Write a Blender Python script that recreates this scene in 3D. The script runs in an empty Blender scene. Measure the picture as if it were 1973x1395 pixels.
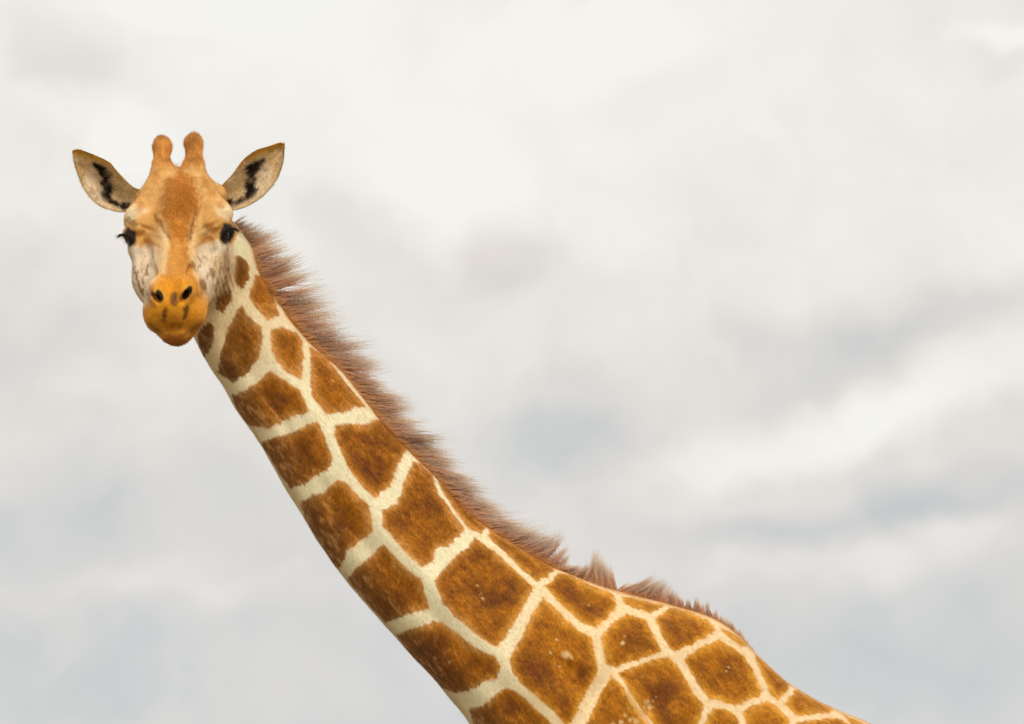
import bpy, math, time
import numpy as np
import openvdb as vdb
from mathutils import Matrix, Vector

T0 = time.time()
R = math.radians
scene = bpy.context.scene
coll = scene.collection

# ------------------------------------------------------------------ camera
PITCH = R(7.1)
CAM = np.array([0.0, -16.0, 1.70])
FPX = 10750.0                       # focal length in photograph pixels
cd = bpy.data.cameras.new('camera')
cam = bpy.data.objects.new('camera', cd)
coll.objects.link(cam)
cam.location = CAM
cam.rotation_euler = (R(90) + PITCH, 0, 0)
cd.sensor_width = 36.0
cd.lens = 36.0 * FPX / 1973.0
cd.clip_start = 0.5
cd.clip_end = 9000.0
cd.dof.use_dof = True
cd.dof.focus_distance = 16.0
cd.dof.aperture_fstop = 7.1
scene.camera = cam

# ------------------------------------------------------------------ view
vs = scene.view_settings
vs.view_transform = 'Standard'
vs.look = 'None'
vs.exposure = 0.0
vs.gamma = 1.0
vs.use_curve_mapping = False
scene.cycles.max_bounces = 10
scene.cycles.diffuse_bounces = 6
scene.cycles.transmission_bounces = 8
scene.cycles.use_adaptive_sampling = True

SUN_EL, SUN_AZ = 44.0, 163.0        # azimuth clockwise from +Y

# ------------------------------------------------------------------ sun
sd = bpy.data.lights.new('sun', 'SUN')
sd.energy = 1.5
sd.angle = R(16)
sd.color = (1.0, 0.955, 0.88)
sun = bpy.data.objects.new('sun', sd)
coll.objects.link(sun)
az = R(SUN_AZ); el = R(SUN_EL)
sdir = Vector((math.sin(az) * math.cos(el), math.cos(az) * math.cos(el), math.sin(el)))
sun.rotation_euler = sdir.to_track_quat('Z', 'Y').to_euler()
sun.location = sdir * 30

# ------------------------------------------------------------------ world: overcast sky of soft clouds
def srgb(*c):
    o = []
    for v in c:
        v = v / 255.0
        o.append(v / 12.92 if v <= 0.04045 else ((v + 0.055) / 1.055) ** 2.4)
    return tuple(o)

def build_world():
    w = bpy.data.worlds.new('World')
    scene.world = w
    w.use_nodes = True
    nt = w.node_tree
    N, L = nt.nodes, nt.links
    N.clear()
    out = N.new('ShaderNodeOutputWorld')
    bg = N.new('ShaderNodeBackground')
    bg.inputs['Strength'].default_value = 0.1
    L.new(bg.outputs[0], out.inputs['Surface'])
    sky = N.new('ShaderNodeTexSky')
    sky.sky_type = 'NISHITA'
    sky.sun_disc = False
    sky.sun_elevation = el
    sky.sun_rotation = az
    tc = N.new('ShaderNodeTexCoord')
    # sky coordinates: x to the east, y upward, in radians round the direction in which the giraffe stands
    mp = N.new('ShaderNodeMapping'); mp.vector_type = 'POINT'
    mp.inputs['Rotation'].default_value = (-(R(90) + PITCH), 0, 0)
    L.new(tc.outputs['Generated'], mp.inputs['Vector'])
    uv = N.new('ShaderNodeVectorMath'); uv.operation = 'MULTIPLY'
    uv.inputs[1].default_value = (FPX / 1000, FPX / 1000, FPX / 1000)
    L.new(mp.outputs[0], uv.inputs[0])
    def noise(scale, detail, rough, vec, dist=0.0):
        n = N.new('ShaderNodeTexNoise')
        n.inputs['Scale'].default_value = scale
        n.inputs['Detail'].default_value = detail
        n.inputs['Roughness'].default_value = rough
        n.inputs['Distortion'].default_value = dist
        L.new(vec, n.inputs['Vector'])
        return n
    def math_(op, a, b, c=None):
        m = N.new('ShaderNodeMath'); m.operation = op
        for i, x in enumerate((a, b, c)):
            if x is None: continue
            if isinstance(x, (int, float)): m.inputs[i].default_value = x
            else: L.new(x, m.inputs[i])
        return m.outputs[0]
    # warp so that the cloud edges are ragged
    wn = noise(4.0, 3.0, 0.5, uv.outputs[0])
    wsub = N.new('ShaderNodeVectorMath'); wsub.operation = 'SUBTRACT'
    L.new(wn.outputs['Color'], wsub.inputs[0]); wsub.inputs[1].default_value = (.5, .5, .5)
    wsc = N.new('ShaderNodeVectorMath'); wsc.operation = 'SCALE'
    L.new(wsub.outputs[0], wsc.inputs[0]); wsc.inputs['Scale'].default_value = 0.20
    wad = N.new('ShaderNodeVectorMath'); wad.operation = 'ADD'
    L.new(uv.outputs[0], wad.inputs[0]); L.new(wsc.outputs[0], wad.inputs[1])
    flat = N.new('ShaderNodeVectorMath'); flat.operation = 'MULTIPLY'
    L.new(wad.outputs[0], flat.inputs[0]); flat.inputs[1].default_value = (1, 1, 0)
    # clouds: (px, py, half width, half height, tilt deg, amount)
    B = [
        (120, 90, 190, 90, -28, -.22), (165, 130, 90, 55, -20, -.12), (40, 260, 160, 140, 0, -.10),
        (200, 230, 170, 50, -25, .18), (330, 30, 230, 60, 0, .14), (240, 310, 120, 70, 0, .10),
        (650, 100, 420, 150, 0, .10), (860, 370, 170, 110, -35, .30), (960, 250, 420, 170, 0, .08),
        (1190, 70, 140, 80, 0, .16), (560, 60, 120, 90, 0, .06), (720, 255, 40, 20, -35, -.05),
        (700, 430, 130, 70, -40, -.16), (990, 490, 110, 75, -25, -.32), (880, 520, 80, 45, 0, -.08),
        (1130, 470, 160, 120, 0, .06), (1240, 190, 200, 60, 10, -.07),
        (1780, 40, 230, 90, 0, -.14), (1900, 82, 95, 26, -6, .26), (1930, 130, 90, 30, 0, -.10),
        (1475, 245, 60, 30, 0, .09), (1600, 350, 400, 160, 0, .02), (1860, 500, 200, 110, 10, .08),
        (1435, 650, 80, 50, 0, -.20), (1620, 660, 210, 75, 28, -.24), (1780, 620, 190, 50, 12, -.18),
        (1930, 570, 120, 45, 25, -.14), (1780, 760, 330, 62, 20, .24), (1560, 830, 280, 60, 15, .22),
        (1330, 880, 190, 70, 10, .12), (1870, 935, 230, 55, 8, -.24), (1600, 1010, 290, 50, 10, -.22),
        (1380, 1035, 200, 40, 0, -.12), (1800, 1060, 230, 75, 5, .16), (1560, 1090, 200, 50, 0, .10),
        (1100, 865, 135, 70, 0, -.27), (1120, 820, 200, 130, 10, -.10), (960, 660, 240, 80, 0, .04),
        (880, 760, 110, 60, 0, .05), (1500, 1290, 380, 130, 0, -.12), (1850, 1250, 260, 120, 0, -.10),
        (1270, 1020, 150, 60, 0, .05), (60, 620, 220, 180, 0, -.22), (220, 620, 130, 120, 0, .03),
        (230, 730, 110, 50, 0, .10), (60, 1010, 220, 120, 0, -.16), (300, 960, 320, 100, 0, -.10),
        (420, 1110, 240, 50, 0, .09), (120, 1130, 230, 40, 0, .07), (80, 1260, 300, 120, 0, -.12),
        (280, 1290, 150, 60, 20, -.08), (600, 1320, 220, 100, 0, .03), (560, 560, 130, 90, 0, .03),
    ]
    sx = N.new('ShaderNodeSeparateXYZ'); L.new(wad.outputs[0], sx.inputs[0])
    # general trend: bright in the upper half, blue grey lower down, and soft noise everywhere
    mr = N.new('ShaderNodeMapRange'); mr.interpolation_type = 'SMOOTHSTEP'
    mr.inputs['From Min'].default_value = -0.85; mr.inputs['From Max'].default_value = 0.75
    mr.inputs['To Min'].default_value = 0.31; mr.inputs['To Max'].default_value = 0.84
    L.new(sx.outputs['Y'], mr.inputs['Value'])
    val = mr.outputs[0]
    n1 = noise(1.5, 6.0, 0.52, uv.outputs[0], 0.3)
    val = math_('MULTIPLY_ADD', n1.outputs['Fac'], 0.34, math_('ADD', val, -0.15))
    n2 = noise(5.5, 6.0, 0.55, wad.outputs[0], 0.4)
    val = math_('MULTIPLY_ADD', n2.outputs['Fac'], 0.36, math_('ADD', val, -0.17))
    n3 = noise(11.0, 5.0, 0.6, wad.outputs[0], 0.8)
    val = math_('MULTIPLY_ADD', n3.outputs['Fac'], 0.16, math_('ADD', val, -0.075))
    for (px, py, a, b, t, k) in B:
        m = N.new('ShaderNodeMapping'); m.vector_type = 'TEXTURE'
        m.inputs['Location'].default_value = ((px - 986.5) / 1000, -(py - 697.5) / 1000, 0)
        m.inputs['Rotation'].default_value = (0, 0, R(t))
        m.inputs['Scale'].default_value = (a / 1000 * 1.35, b / 1000 * 1.35, 1)
        L.new(flat.outputs[0], m.inputs['Vector'])
        ln = N.new('ShaderNodeVectorMath'); ln.operation = 'LENGTH'
        L.new(m.outputs[0], ln.inputs[0])
        r = N.new('ShaderNodeMapRange'); r.interpolation_type = 'SMOOTHERSTEP'
        r.inputs['From Min'].default_value = 1.25; r.inputs['From Max'].default_value = 0.1
        r.inputs['To Min'].default_value = 0; r.inputs['To Max'].default_value = k
        L.new(ln.outputs['Value'], r.inputs['Value'])
        val = math_('ADD', val, r.outputs[0])
    cr = N.new('ShaderNodeValToRGB')
    e = cr.color_ramp.elements
    e[0].position = 0.0; e[0].color = (*srgb(194, 197, 199), 1)
    e[1].position = 1.0; e[1].color = (*srgb(246, 245, 240), 1)
    for p, c in ((0.25, (209, 210, 209)), (0.5, (225, 221, 217)), (0.75, (238, 235, 230))):
        q = e.new(p); q.color = (*srgb(*c), 1)
    L.new(val, cr.inputs['Fac'])
    # faint pink and green casts as in the thin cloud
    tn = noise(3.0, 2.0, 0.5, uv.outputs[0])
    tr = N.new('ShaderNodeValToRGB')
    te = tr.color_ramp.elements
    te[0].position = 0.35; te[0].color = (1.010, 0.994, 0.985, 1)
    te[1].position = 0.65; te[1].color = (0.999, 0.999, 0.990, 1)
    L.new(tn.outputs['Fac'], tr.inputs['Fac'])
    tm = N.new('ShaderNodeMix'); tm.data_type = 'RGBA'; tm.blend_type = 'MULTIPLY'
    tm.inputs['Factor'].default_value = 1.0
    L.new(cr.outputs['Color'], tm.inputs[6]); L.new(tr.outputs['Color'], tm.inputs[7])
    # the lower sky is a little bluer
    bl = N.new('ShaderNodeMapRange'); bl.inputs['From Min'].default_value = 0.1; bl.inputs['From Max'].default_value = -0.6
    L.new(sx.outputs['Y'], bl.inputs['Value'])
    bm_ = N.new('ShaderNodeMix'); bm_.data_type = 'RGBA'; bm_.blend_type = 'MULTIPLY'
    bm_.inputs[7].default_value = (0.974, .995, 1.020, 1)
    L.new(bl.outputs[0], bm_.inputs['Factor']); L.new(tm.outputs[2], bm_.inputs[6]); tm = bm_
    br = N.new('ShaderNodeVectorMath'); br.operation = 'SCALE'; br.inputs['Scale'].default_value = 10.0
    L.new(tm.outputs[2], br.inputs[0])
    mx = N.new('ShaderNodeMix'); mx.data_type = 'RGBA'
    mx.inputs['Factor'].default_value = 0.98
    L.new(sky.outputs[0], mx.inputs[6]); L.new(br.outputs[0], mx.inputs[7])
    L.new(mx.outputs[2], bg.inputs['Color'])
build_world()

# ------------------------------------------------------------------ helpers
def at(px, py, Y=0.0):
    """point of the vertical plane y = Y seen at a pixel of the photograph"""
    px = np.asarray(px, float); py = np.asarray(py, float); Y = np.asarray(Y, float)
    dx = px - 986.5; dy = -(py - 697.5)
    vx = dx
    vy = math.cos(PITCH) * FPX - math.sin(PITCH) * dy
    vz = math.sin(PITCH) * FPX + math.cos(PITCH) * dy
    t = (Y - CAM[1]) / vy
    return np.stack(np.broadcast_arrays(CAM[0] + vx * t, Y + 0 * t, CAM[2] + vz * t), -1)

def plan(P):
    """drawing-board coordinates of body points (the board the coat markings were drawn on)"""
    d = P - CAM
    z = d[:, 1] * math.cos(PITCH) + d[:, 2] * math.sin(PITCH)
    y = -d[:, 1] * math.sin(PITCH) + d[:, 2] * math.cos(PITCH)
    return 986.5 + FPX * d[:, 0] / z, 697.5 - FPX * y / z

def smooth01(x):
    x = np.clip(x, 0, 1)
    return x * x * (3 - 2 * x)

def _hash(ix, iy, iz, seed):
    h = (ix.astype(np.uint32) * np.uint32(374761393) + iy.astype(np.uint32) * np.uint32(668265263)
         + iz.astype(np.uint32) * np.uint32(2246822519) + np.uint32((seed * 3266489917) & 0xffffffff))
    h ^= h >> np.uint32(13)
    h *= np.uint32(1274126177)
    h ^= h >> np.uint32(16)
    return (h & np.uint32(0xffffff)).astype(np.float32) / np.float32(0xffffff)

def vnoise(P, freq, seed=0):
    q = np.asarray(P, np.float32) * np.asarray(freq, np.float32) + 1000.0
    i = np.floor(q).astype(np.int64)
    f = (q - i).astype(np.float32)
    f = f * f * (3 - 2 * f)
    r = 0
    for a in (0, 1):
        wa = f[:, 0] if a else 1 - f[:, 0]
        for b in (0, 1):
            wb = f[:, 1] if b else 1 - f[:, 1]
            for c in (0, 1):
                wc = f[:, 2] if c else 1 - f[:, 2]
                r = r + wa * wb * wc * _hash(i[:, 0] + a, i[:, 1] + b, i[:, 2] + c, seed)
    return r * 2 - 1

def fbm(P, freq, octs=4, seed=0, rough=0.5):
    s = 0; a = 1.0; t = 0
    f = np.asarray(freq, float)
    for o in range(octs):
        s = s + a * vnoise(P, f, seed + o * 17)
        t += a; a *= rough; f = f * 2.03
    return s / t

def catmull(pts, n):
    """dense Catmull-Rom through rows of pts, n samples per span"""
    P = np.asarray(pts, float)
    E = np.vstack([2 * P[0] - P[1], P, 2 * P[-1] - P[-2]])
    out = []
    for i in range(1, len(E) - 2):
        for k in range(n):
            t = k / n
            p0, p1, p2, p3 = E[i - 1], E[i], E[i + 1], E[i + 2]
            out.append(0.5 * (2 * p1 + (p2 - p0) * t + (2 * p0 - 5 * p1 + 4 * p2 - p3) * t * t
                              + (3 * p1 - p0 - 3 * p2 + p3) * t ** 3))
    out.append(P[-1])
    return np.array(out)

def ring_mesh(rings):
    """closed mesh from equal rings (n, m, 3)"""
    n, m, _ = rings.shape
    V = rings.reshape(-1, 3)
    F = []
    for i in range(n - 1):
        a = np.arange(m) + i * m
        b = np.roll(np.arange(m), -1) + i * m
        F.append(np.stack([a, b, b + m, a + m], 1))
    F = np.vstack(F)
    V = np.vstack([V, rings[0].mean(0), rings[-1].mean(0)])
    c0, c1 = n * m, n * m + 1
    a = np.arange(m); b = np.roll(a, -1)
    T = np.vstack([np.stack([b, a, np.full(m, c0)], 1),
                   np.stack([a + (n - 1) * m, b + (n - 1) * m, np.full(m, c1)], 1)])
    return V, F, T

def tube(path, radii, m=20, squash=None):
    path = np.asarray(path, float); radii = np.asarray(radii, float)
    D = np.gradient(path, axis=0)
    D /= np.linalg.norm(D, axis=1)[:, None]
    ref = np.array([0, 1.0, 0.0])
    th = np.linspace(0, 2 * math.pi, m, endpoint=False)
    rings = []
    for p, d, r in zip(path, D, radii):
        a = np.cross(d, ref); a /= np.linalg.norm(a)
        b = np.cross(a, d)
        sq = 1.0 if squash is None else squash
        rings.append(p + r * (np.cos(th)[:, None] * a + sq * np.sin(th)[:, None] * b))
    return ring_mesh(np.array(rings))

# ------------------------------------------------------------------ body plan: pairs (throat edge, crest edge, half thickness)
ST = [
    (345, 520, 445, 425, .078), (348, 575, 470, 475, .085), (374, 655, 522, 560, .092), (432, 750, 590, 650, .100),
    (490, 840, 665, 722, .106), (553, 943, 745, 822, .115), (610, 1040, 828, 905, .125), (672, 1128, 905, 988, .138),
    (738, 1203, 985, 1045, .152), (797, 1268, 1078, 1096, .170), (852, 1328, 1185, 1138, .195), (905, 1395, 1292, 1166, .225),
    (938, 1480, 1390, 1200, .255), (955, 1590, 1465, 1268, .285), (1000, 1720, 1530, 1323, .31), (1120, 1850, 1600, 1362, .33),
    (1330, 1930, 1720, 1412, .35), (1600, 1965, 1880, 1475, .37), (1880, 1960, 2040, 1540, .36), (2110, 1925, 2210, 1620, .32),
    (2280, 1870, 2330, 1740, .18),
]
st = catmull(ST, 8)
M = 96
th = np.linspace(0, 2 * math.pi, M, endpoint=False)
rings = []
for (lx, ly, rx, ry, hw) in st:
    c = np.array([(lx + rx) / 2, (ly + ry) / 2]); h = np.array([(rx - lx) / 2, (ry - ly) / 2])
    v = np.cos(th)
    s = np.sin(th)
    e = 0.92
    vv = np.sign(v) * np.abs(v) ** e
    ss = np.sign(s) * np.abs(s) ** e
    q = c[None] + vv[:, None] * h[None]
    rings.append(at(q[:, 0], q[:, 1], -ss * hw * (1 - 0.24 * v)))
rings = np.array(rings)
# round the ends
trunk = ring_mesh(rings)

# ------------------------------------------------------------------ head, sculpted as a distance field in its own frame
ALPHA = R(41); YAW = R(-4.0); ROLL = R(2.5)
Fv = Vector((0, -math.cos(ALPHA), -math.sin(ALPHA)))
Uv = Vector((0, -math.sin(ALPHA), math.cos(ALPHA)))
Rv = Vector((1, 0, 0))
rot = Matrix.Rotation(YAW, 3, 'Z') @ Matrix.Rotation(-ROLL, 3, 'Y')
Fv, Uv, Rv = rot @ Fv, rot @ Uv, rot @ Rv
HM = np.array([Rv, Fv, Uv])                 # rows: r, f, u in world
O = at(346, 452, -0.22)
def to_head(P): return (P - O) @ HM.T
def from_head(Q): return np.asarray(Q) @ HM + O

VX = 0.0032
LO = np.array([-.215, -.36, -.26]); HI = np.array([.30, .42, .32])
NG = np.ceil((HI - LO) / VX).astype(int)
gx = [LO[i] + VX * np.arange(NG[i]) for i in range(3)]
D = np.full(NG, 0.06, np.float32)

def _box(lo, hi):
    s = []
    for i in range(3):
        a = int(np.clip(math.floor((lo[i] - LO[i]) / VX), 0, NG[i])); b = int(np.clip(math.ceil((hi[i] - LO[i]) / VX) + 1, 0, NG[i]))
        s.append(slice(a, b))
    X = np.meshgrid(*[gx[i][s[i]] for i in range(3)], indexing='ij')
    return tuple(s), [x.astype(np.float32) for x in X]

def smin(a, b, k):
    h = np.clip(0.5 + 0.5 * (b - a) / k, 0, 1)
    return b + (a - b) * h - k * h * (1 - h)

def rotm(ax):
    a = Matrix.Rotation(R(ax[2]), 3, 'Z') @ Matrix.Rotation(R(ax[1]), 3, 'Y') @ Matrix.Rotation(R(ax[0]), 3, 'X')
    return np.array(a)

def ell(c, r, k=.025, ax=(0, 0, 0), cut=False):
    global D
    m = max(r) + .07
    s, X = _box([c[i] - m for i in range(3)], [c[i] + m for i in range(3)])
    Rm = rotm(ax)
    Pp = [X[i] - c[i] for i in range(3)]
    Q = [Rm[0, j] * Pp[0] + Rm[1, j] * Pp[1] + Rm[2, j] * Pp[2] for j in range(3)]
    k0 = np.sqrt(sum((Q[i] / r[i]) ** 2 for i in range(3)))
    k1 = np.sqrt(sum((Q[i] / r[i] ** 2) ** 2 for i in range(3))) + 1e-6
    d = k0 * (k0 - 1) / k1
    if cut: D[s] = -smin(-D[s], d, k)
    else: D[s] = smin(D[s], d, k)

def cap(a, b, ra, rb, k=.025, cut=False):
    global D
    a = np.array(a, float); b = np.array(b, float)
    m = max(ra, rb) + .06
    s, X = _box(np.minimum(a, b) - m, np.maximum(a, b) + m)
    ba = b - a; L2 = (ba ** 2).sum()
    t = sum((X[i] - a[i]) * ba[i] for i in range(3)) / L2
    t = np.clip(t, 0, 1)
    d = np.sqrt(sum((X[i] - a[i] - t * ba[i]) ** 2 for i in range(3))) - (ra + (rb - ra) * t)
    if cut: D[s] = -smin(-D[s], d, k)
    else: D[s] = smin(D[s], d, k)

def both(fn, c, *a, ax=None, **k):
    for sg in (-1, 1):
        cc = (c[0] * sg, c[1], c[2])
        if ax is not None: fn(cc, *a, ax=(ax[0], ax[1] * sg, ax[2] * sg), **k)
        else: fn(cc, *a, **k)

# skull
ell((0, -.115, .015), (.098, .125, .118), .03)
ell((0, -.045, .075), (.052, .085, .055), .035)                   # median boss of the forehead
ell((0, -.02, .01), (.115, .11, .085), .03)
both(ell, (.114, -.006, .054), (.042, .060, .025), .020, ax=(0, 22, 8))   # brow
both(ell, (.112, .035, -.006), (.036, .05, .03), .02)               # orbit floor
cap((0, -.02, .035), (0, .25, -.004), .062, .050, .03)            # nasal bridge
both(ell, (.066, .080, -.050), (.062, .14, .070), .04, ax=(0, 0, -10))     # cheek
both(ell, (.078, -.01, -.105), (.048, .10, .085), .035)           # masseter
cap((0, .02, -.12), (0, .27, -.105), .060, .048, .03)             # jaw
for sg in (-1, 1): cap((sg * .080, .09, -.075), (sg * .052, .25, -.080), .046, .034, .03)
# muzzle
ell((0, .225, -.045), (.070, .12, .062), .03)
both(ell, (.042, .300, -.074), (.046, .052, .054), .038)          # upper lip halves
ell((0, .318, -.045), (.060, .046, .060), .03)
both(ell, (.041, .298, .006), (.032, .045, .034), .018)          # nostril wings
ell((0, .295, -.130), (.045, .052, .046), .034)                   # chin
cap((-.02, .352, -.112), (.02, .352, -.112), .020, .020, .02)
# ossicones
for sg, bx, tx, ext in ((-1, -.058, -.047, 0.0), (1, .050, .044, .004)):
    cap((bx, -.105, .085), (tx * 1.05, -.155, .128 + ext), .040, .026, .030)
    cap((tx * 1.06, -.150, .125 + ext), (tx * 1.02, -.205, .165 + ext), .0250, .0240, .02)
    ell((tx * 1.0, -.212, .168 + ext), (.0262, .027, .028), .014)
    ell((tx * .9 + .006 * sg, -.222, .180 + ext), (.016, .018, .014), .01)
# ear roots
both(ell, (.098, -.125, .045), (.036, .034, .036), .03)
for sg in (-1, 1): cap((sg * .062, -.105, .085), (sg * .112, -.025, .058), .034, .030, .03)
# throat latch: ties the jaw to the neck
A = to_head(at(418, 520, -.06)); ell(tuple(A), (.065, .07, .075), .05)
A = to_head(at(400, 470, -.05)); B2 = to_head(at(430, 500, .01)); cap(tuple(A), tuple(B2), .085, .085, .05)

# neck blended in softly
tv, tq, tt = trunk
hv = (to_head(tv) - LO) / VX
sub = tq
try:
    g = vdb.FloatGrid.createLevelSetFromPolygons(hv.astype(np.float64), triangles=tt.astype(np.uint32), quads=tq.astype(np.uint32),
                                                 transform=vdb.createLinearTransform(1.0), halfWidth=14.0)
    arr = np.full(NG, 14.0, np.float32)
    g.copyToArray(arr)
    D = smin(D, arr * VX, .045).astype(np.float32)
except Exception as ex:
    print('levelset', ex)

# carving: nostrils, mouth line, hollows
for sg, sc in ((-1, .92), (1, 1.0)):
    ell((sg * .040, .338, .006), (.0105 * sc, .028, .0215 * sc), .004, ax=(0, sg * 38, 0), cut=True)
both(ell, (.050, .24, .012), (.018, .05, .012), .012, cut=True)
both(ell, (.088, .12, .012), (.022, .07, .02), .02, cut=True)       # hollow in front of the eye
both(ell, (.150, .028, .018), (.030, .030, .026), .010, cut=True)   # eye sockets
cap((-.085, .285, -.118), (-.03, .352, -.120), .0035, .0035, .006, cut=True)
cap((.085, .285, -.118), (.03, .352, -.120), .0035, .0035, .006, cut=True)
cap((-.03, .352, -.120), (.03, .352, -.120), .0035, .0035, .006, cut=True)
# eyelids: rims round the sockets
for sg in (-1, 1):
    c = np.array([sg * .128, .026, .012])
    ax = np.array([sg * .80, .60, .05]); ax /= np.linalg.norm(ax)
    e1 = np.cross(ax, [0, 0, 1]); e1 /= np.linalg.norm(e1); e2 = np.cross(e1, ax)
    prev = None
    for k in range(15):
        a = 2 * math.pi * k / 14
        p = c + ax * (.008 + .004 * math.sin(a)) + e1 * .0285 * math.cos(a) + e2 * .0215 * math.sin(a)
        if prev is not None: cap(prev, p, .0065 + .003 * max(0, math.sin(a)), .0065 + .003 * max(0, math.sin(a)), .010)
        prev = p

g = vdb.FloatGrid(background=0.06)
g.copyFromArray(D)
hp, _, hq = g.convertToPolygons(0.0, 0.0)
hp = from_head(hp * VX + LO)
hq = hq.astype(np.int64)

# ------------------------------------------------------------------ ears: cupped leaves
EAR_L_TOP = [(276, 368), (254, 358), (228, 332), (210, 312), (185, 300), (160, 290), (149, 288), (142, 291)]
EAR_L_BOT = [(272, 388), (262, 400), (238, 409), (212, 405), (186, 393), (161, 364), (146, 326), (141, 298)]
EAR_R_TOP = [(408, 366), (426, 357), (448, 335), (468, 308), (492, 290), (520, 281), (538, 275), (546, 277)]
EAR_R_BOT = [(412, 392), (428, 402), (452, 405), (480, 396), (508, 377), (534, 346), (546, 311), (548, 285)]
def ear_mesh(top, bot, sg):
    n, m = 90, 56
    T = catmull(top, 12); Bm = catmull(bot, 12)
    ti = np.linspace(0, 1, n)
    def samp(Pl):
        i = np.linspace(0, 1, len(Pl))
        return np.stack([np.interp(ti, i, Pl[:, 0]), np.interp(ti, i, Pl[:, 1])], 1)
    T, Bm = samp(T), samp(Bm)
    s = np.linspace(0, 1, m)
    q = T[:, None] * (1 - s)[None, :, None] + Bm[:, None] * s[None, :, None]
    wid = np.linalg.norm(T - Bm, axis=1) * .0015
    cup = np.sin(math.pi * s)[None] ** 0.8 * wid[:, None] * (0.62 - .34 * ti)[:, None]
    fold = 0.0035 * np.exp(-((s[None] - .30) / .06) ** 2) * np.sin(math.pi * ti)[:, None] * 1.2
    Y = -.135 + cup - fold + .02 * ti[:, None] - .025 * (1 - s)[None] ** 2 * np.sin(math.pi * ti)[:, None] * 0
    Pf = at(q[..., 0], q[..., 1], Y)
    rim = np.sqrt(np.clip(1 - (2 * s - 1) ** 2, .02, 1))[None] * np.sqrt(np.clip((1 - ti) * 3, .05, 1))[:, None]
    Pb = Pf.copy(); Pb[..., 1] += .011 * rim
    rings = np.concatenate([Pf, Pb[:, ::-1]], 1)
    return ring_mesh(rings)
earL = ear_mesh(EAR_L_TOP, EAR_L_BOT, -1)
earR = ear_mesh(EAR_R_TOP, EAR_R_BOT, 1)

# ------------------------------------------------------------------ legs and tail (below and beside the picture, standing on the ground)
legs = []
def wp(px, py, y): return at(px, py, y)
for (px, y, hind, dx) in ((1150, -.20, 0, .0), (1190, .20, 0, -.04), (2170, -.19, 1, .0), (2130, .19, 1, .05)):
    top = at(px, 1700, y)
    x0, z0 = top[0], top[2]
    if not hind:
        path = [(x0, z0, .17), (x0 - .01, z0 - .30, .145), (x0 - .02, z0 - .62, .098), (x0 - .01, 1.12, .082), (x0 - .01, .98, .085),
                (x0, .86, .062), (x0, .50, .052), (x0, .26, .055), (x0 - .015, .17, .06), (x0 - .04, .08, .075), (x0 - .05, .005, .088)]
    else:
        path = [(x0, z0, .19), (x0 - .06, z0 - .30, .165), (x0 - .05, z0 - .60, .11), (x0 + .06, 1.12, .072), (x0 + .09, 1.0, .078),
                (x0 + .07, .86, .058), (x0 + .04, .50, .050), (x0 + .03, .26, .054), (x0 + .01, .17, .06), (x0 - .02, .08, .075), (x0 - .03, .005, .088)]
    pts = catmull([(a + dx * 0, y, b, r) for a, b, r in path], 5)
    legs.append(tube(pts[:, :3], pts[:, 3], 22, .8))
tp = at(2325, 1720, 0)
tl = catmull([(tp[0] - .05, 0, tp[2], .045), (tp[0] + .06, 0, tp[2] - .12, .03), (tp[0] + .09, 0, tp[2] - .5, .018), (tp[0] + .08, 0, tp[2] - .85, .012)], 6)
legs.append(tube(tl[:, :3], tl[:, 3], 12))

# ------------------------------------------------------------------ join, compress what lies out of the picture, voxel remesh, expand again
ZC = float(at(0, 1440, 0)[2]); XC = float(at(1740, 0, 0)[0])
def squeeze(P):
    P = P.copy()
    P[:, 2] = np.where(P[:, 2] < ZC, ZC + (P[:, 2] - ZC) * .22, P[:, 2])
    P[:, 0] = np.where(P[:, 0] > XC, XC + (P[:, 0] - XC) * .3, P[:, 0])
    return P
def unsqueeze(P):
    P = P.copy()
    P[:, 2] = np.where(P[:, 2] < ZC, ZC + (P[:, 2] - ZC) / .22, P[:, 2])
    P[:, 0] = np.where(P[:, 0] > XC, XC + (P[:, 0] - XC) / .3, P[:, 0])
    return P
Vs, Fs = [], []
off = 0
for V, Q, T in [trunk, (hp, hq, np.zeros((0, 3), int))] + legs:
    Vs.append(V)
    Fs += (Q + off).tolist() + (T + off).tolist()
    off += len(V)
me = bpy.data.meshes.new('raw')
me.from_pydata(squeeze(np.vstack(Vs)), [], Fs)
# consistent outward faces
import bmesh
bm = bmesh.new(); bm.from_mesh(me)
bmesh.ops.recalc_face_normals(bm, faces=bm.faces)
bm.to_mesh(me); bm.free()
raw = bpy.data.objects.new('raw', me)
coll.objects.link(raw)
rm = raw.modifiers.new('r', 'REMESH')
rm.mode = 'VOXEL'; rm.voxel_size = 0.0030; rm.adaptivity = 0.0
dg = bpy.context.evaluated_depsgraph_get()
body_me = bpy.data.meshes.new_from_object(raw.evaluated_get(dg))
bpy.data.objects.remove(raw)
print('remeshed', len(body_me.vertices), round(time.time() - T0, 1))

NV = len(body_me.vertices)
P = np.empty(NV * 3, np.float32); body_me.vertices.foreach_get('co', P); P = P.reshape(-1, 3).astype(np.float64)
E = np.empty(len(body_me.edges) * 2, np.int32); body_me.edges.foreach_get('vertices', E); E = E.reshape(-1, 2)
deg = np.bincount(E.ravel(), minlength=NV).astype(float)
def lap(P):
    S = np.empty_like(P)
    for k in range(3):
        S[:, k] = np.bincount(E[:, 0], P[E[:, 1], k], NV) + np.bincount(E[:, 1], P[E[:, 0], k], NV)
    return S / deg[:, None] - P
for it in range(12):
    P = P + 0.5 * lap(P)
    P = P - 0.51 * lap(P) * 0.9
hq_ = to_head(unsqueeze(P))
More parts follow.
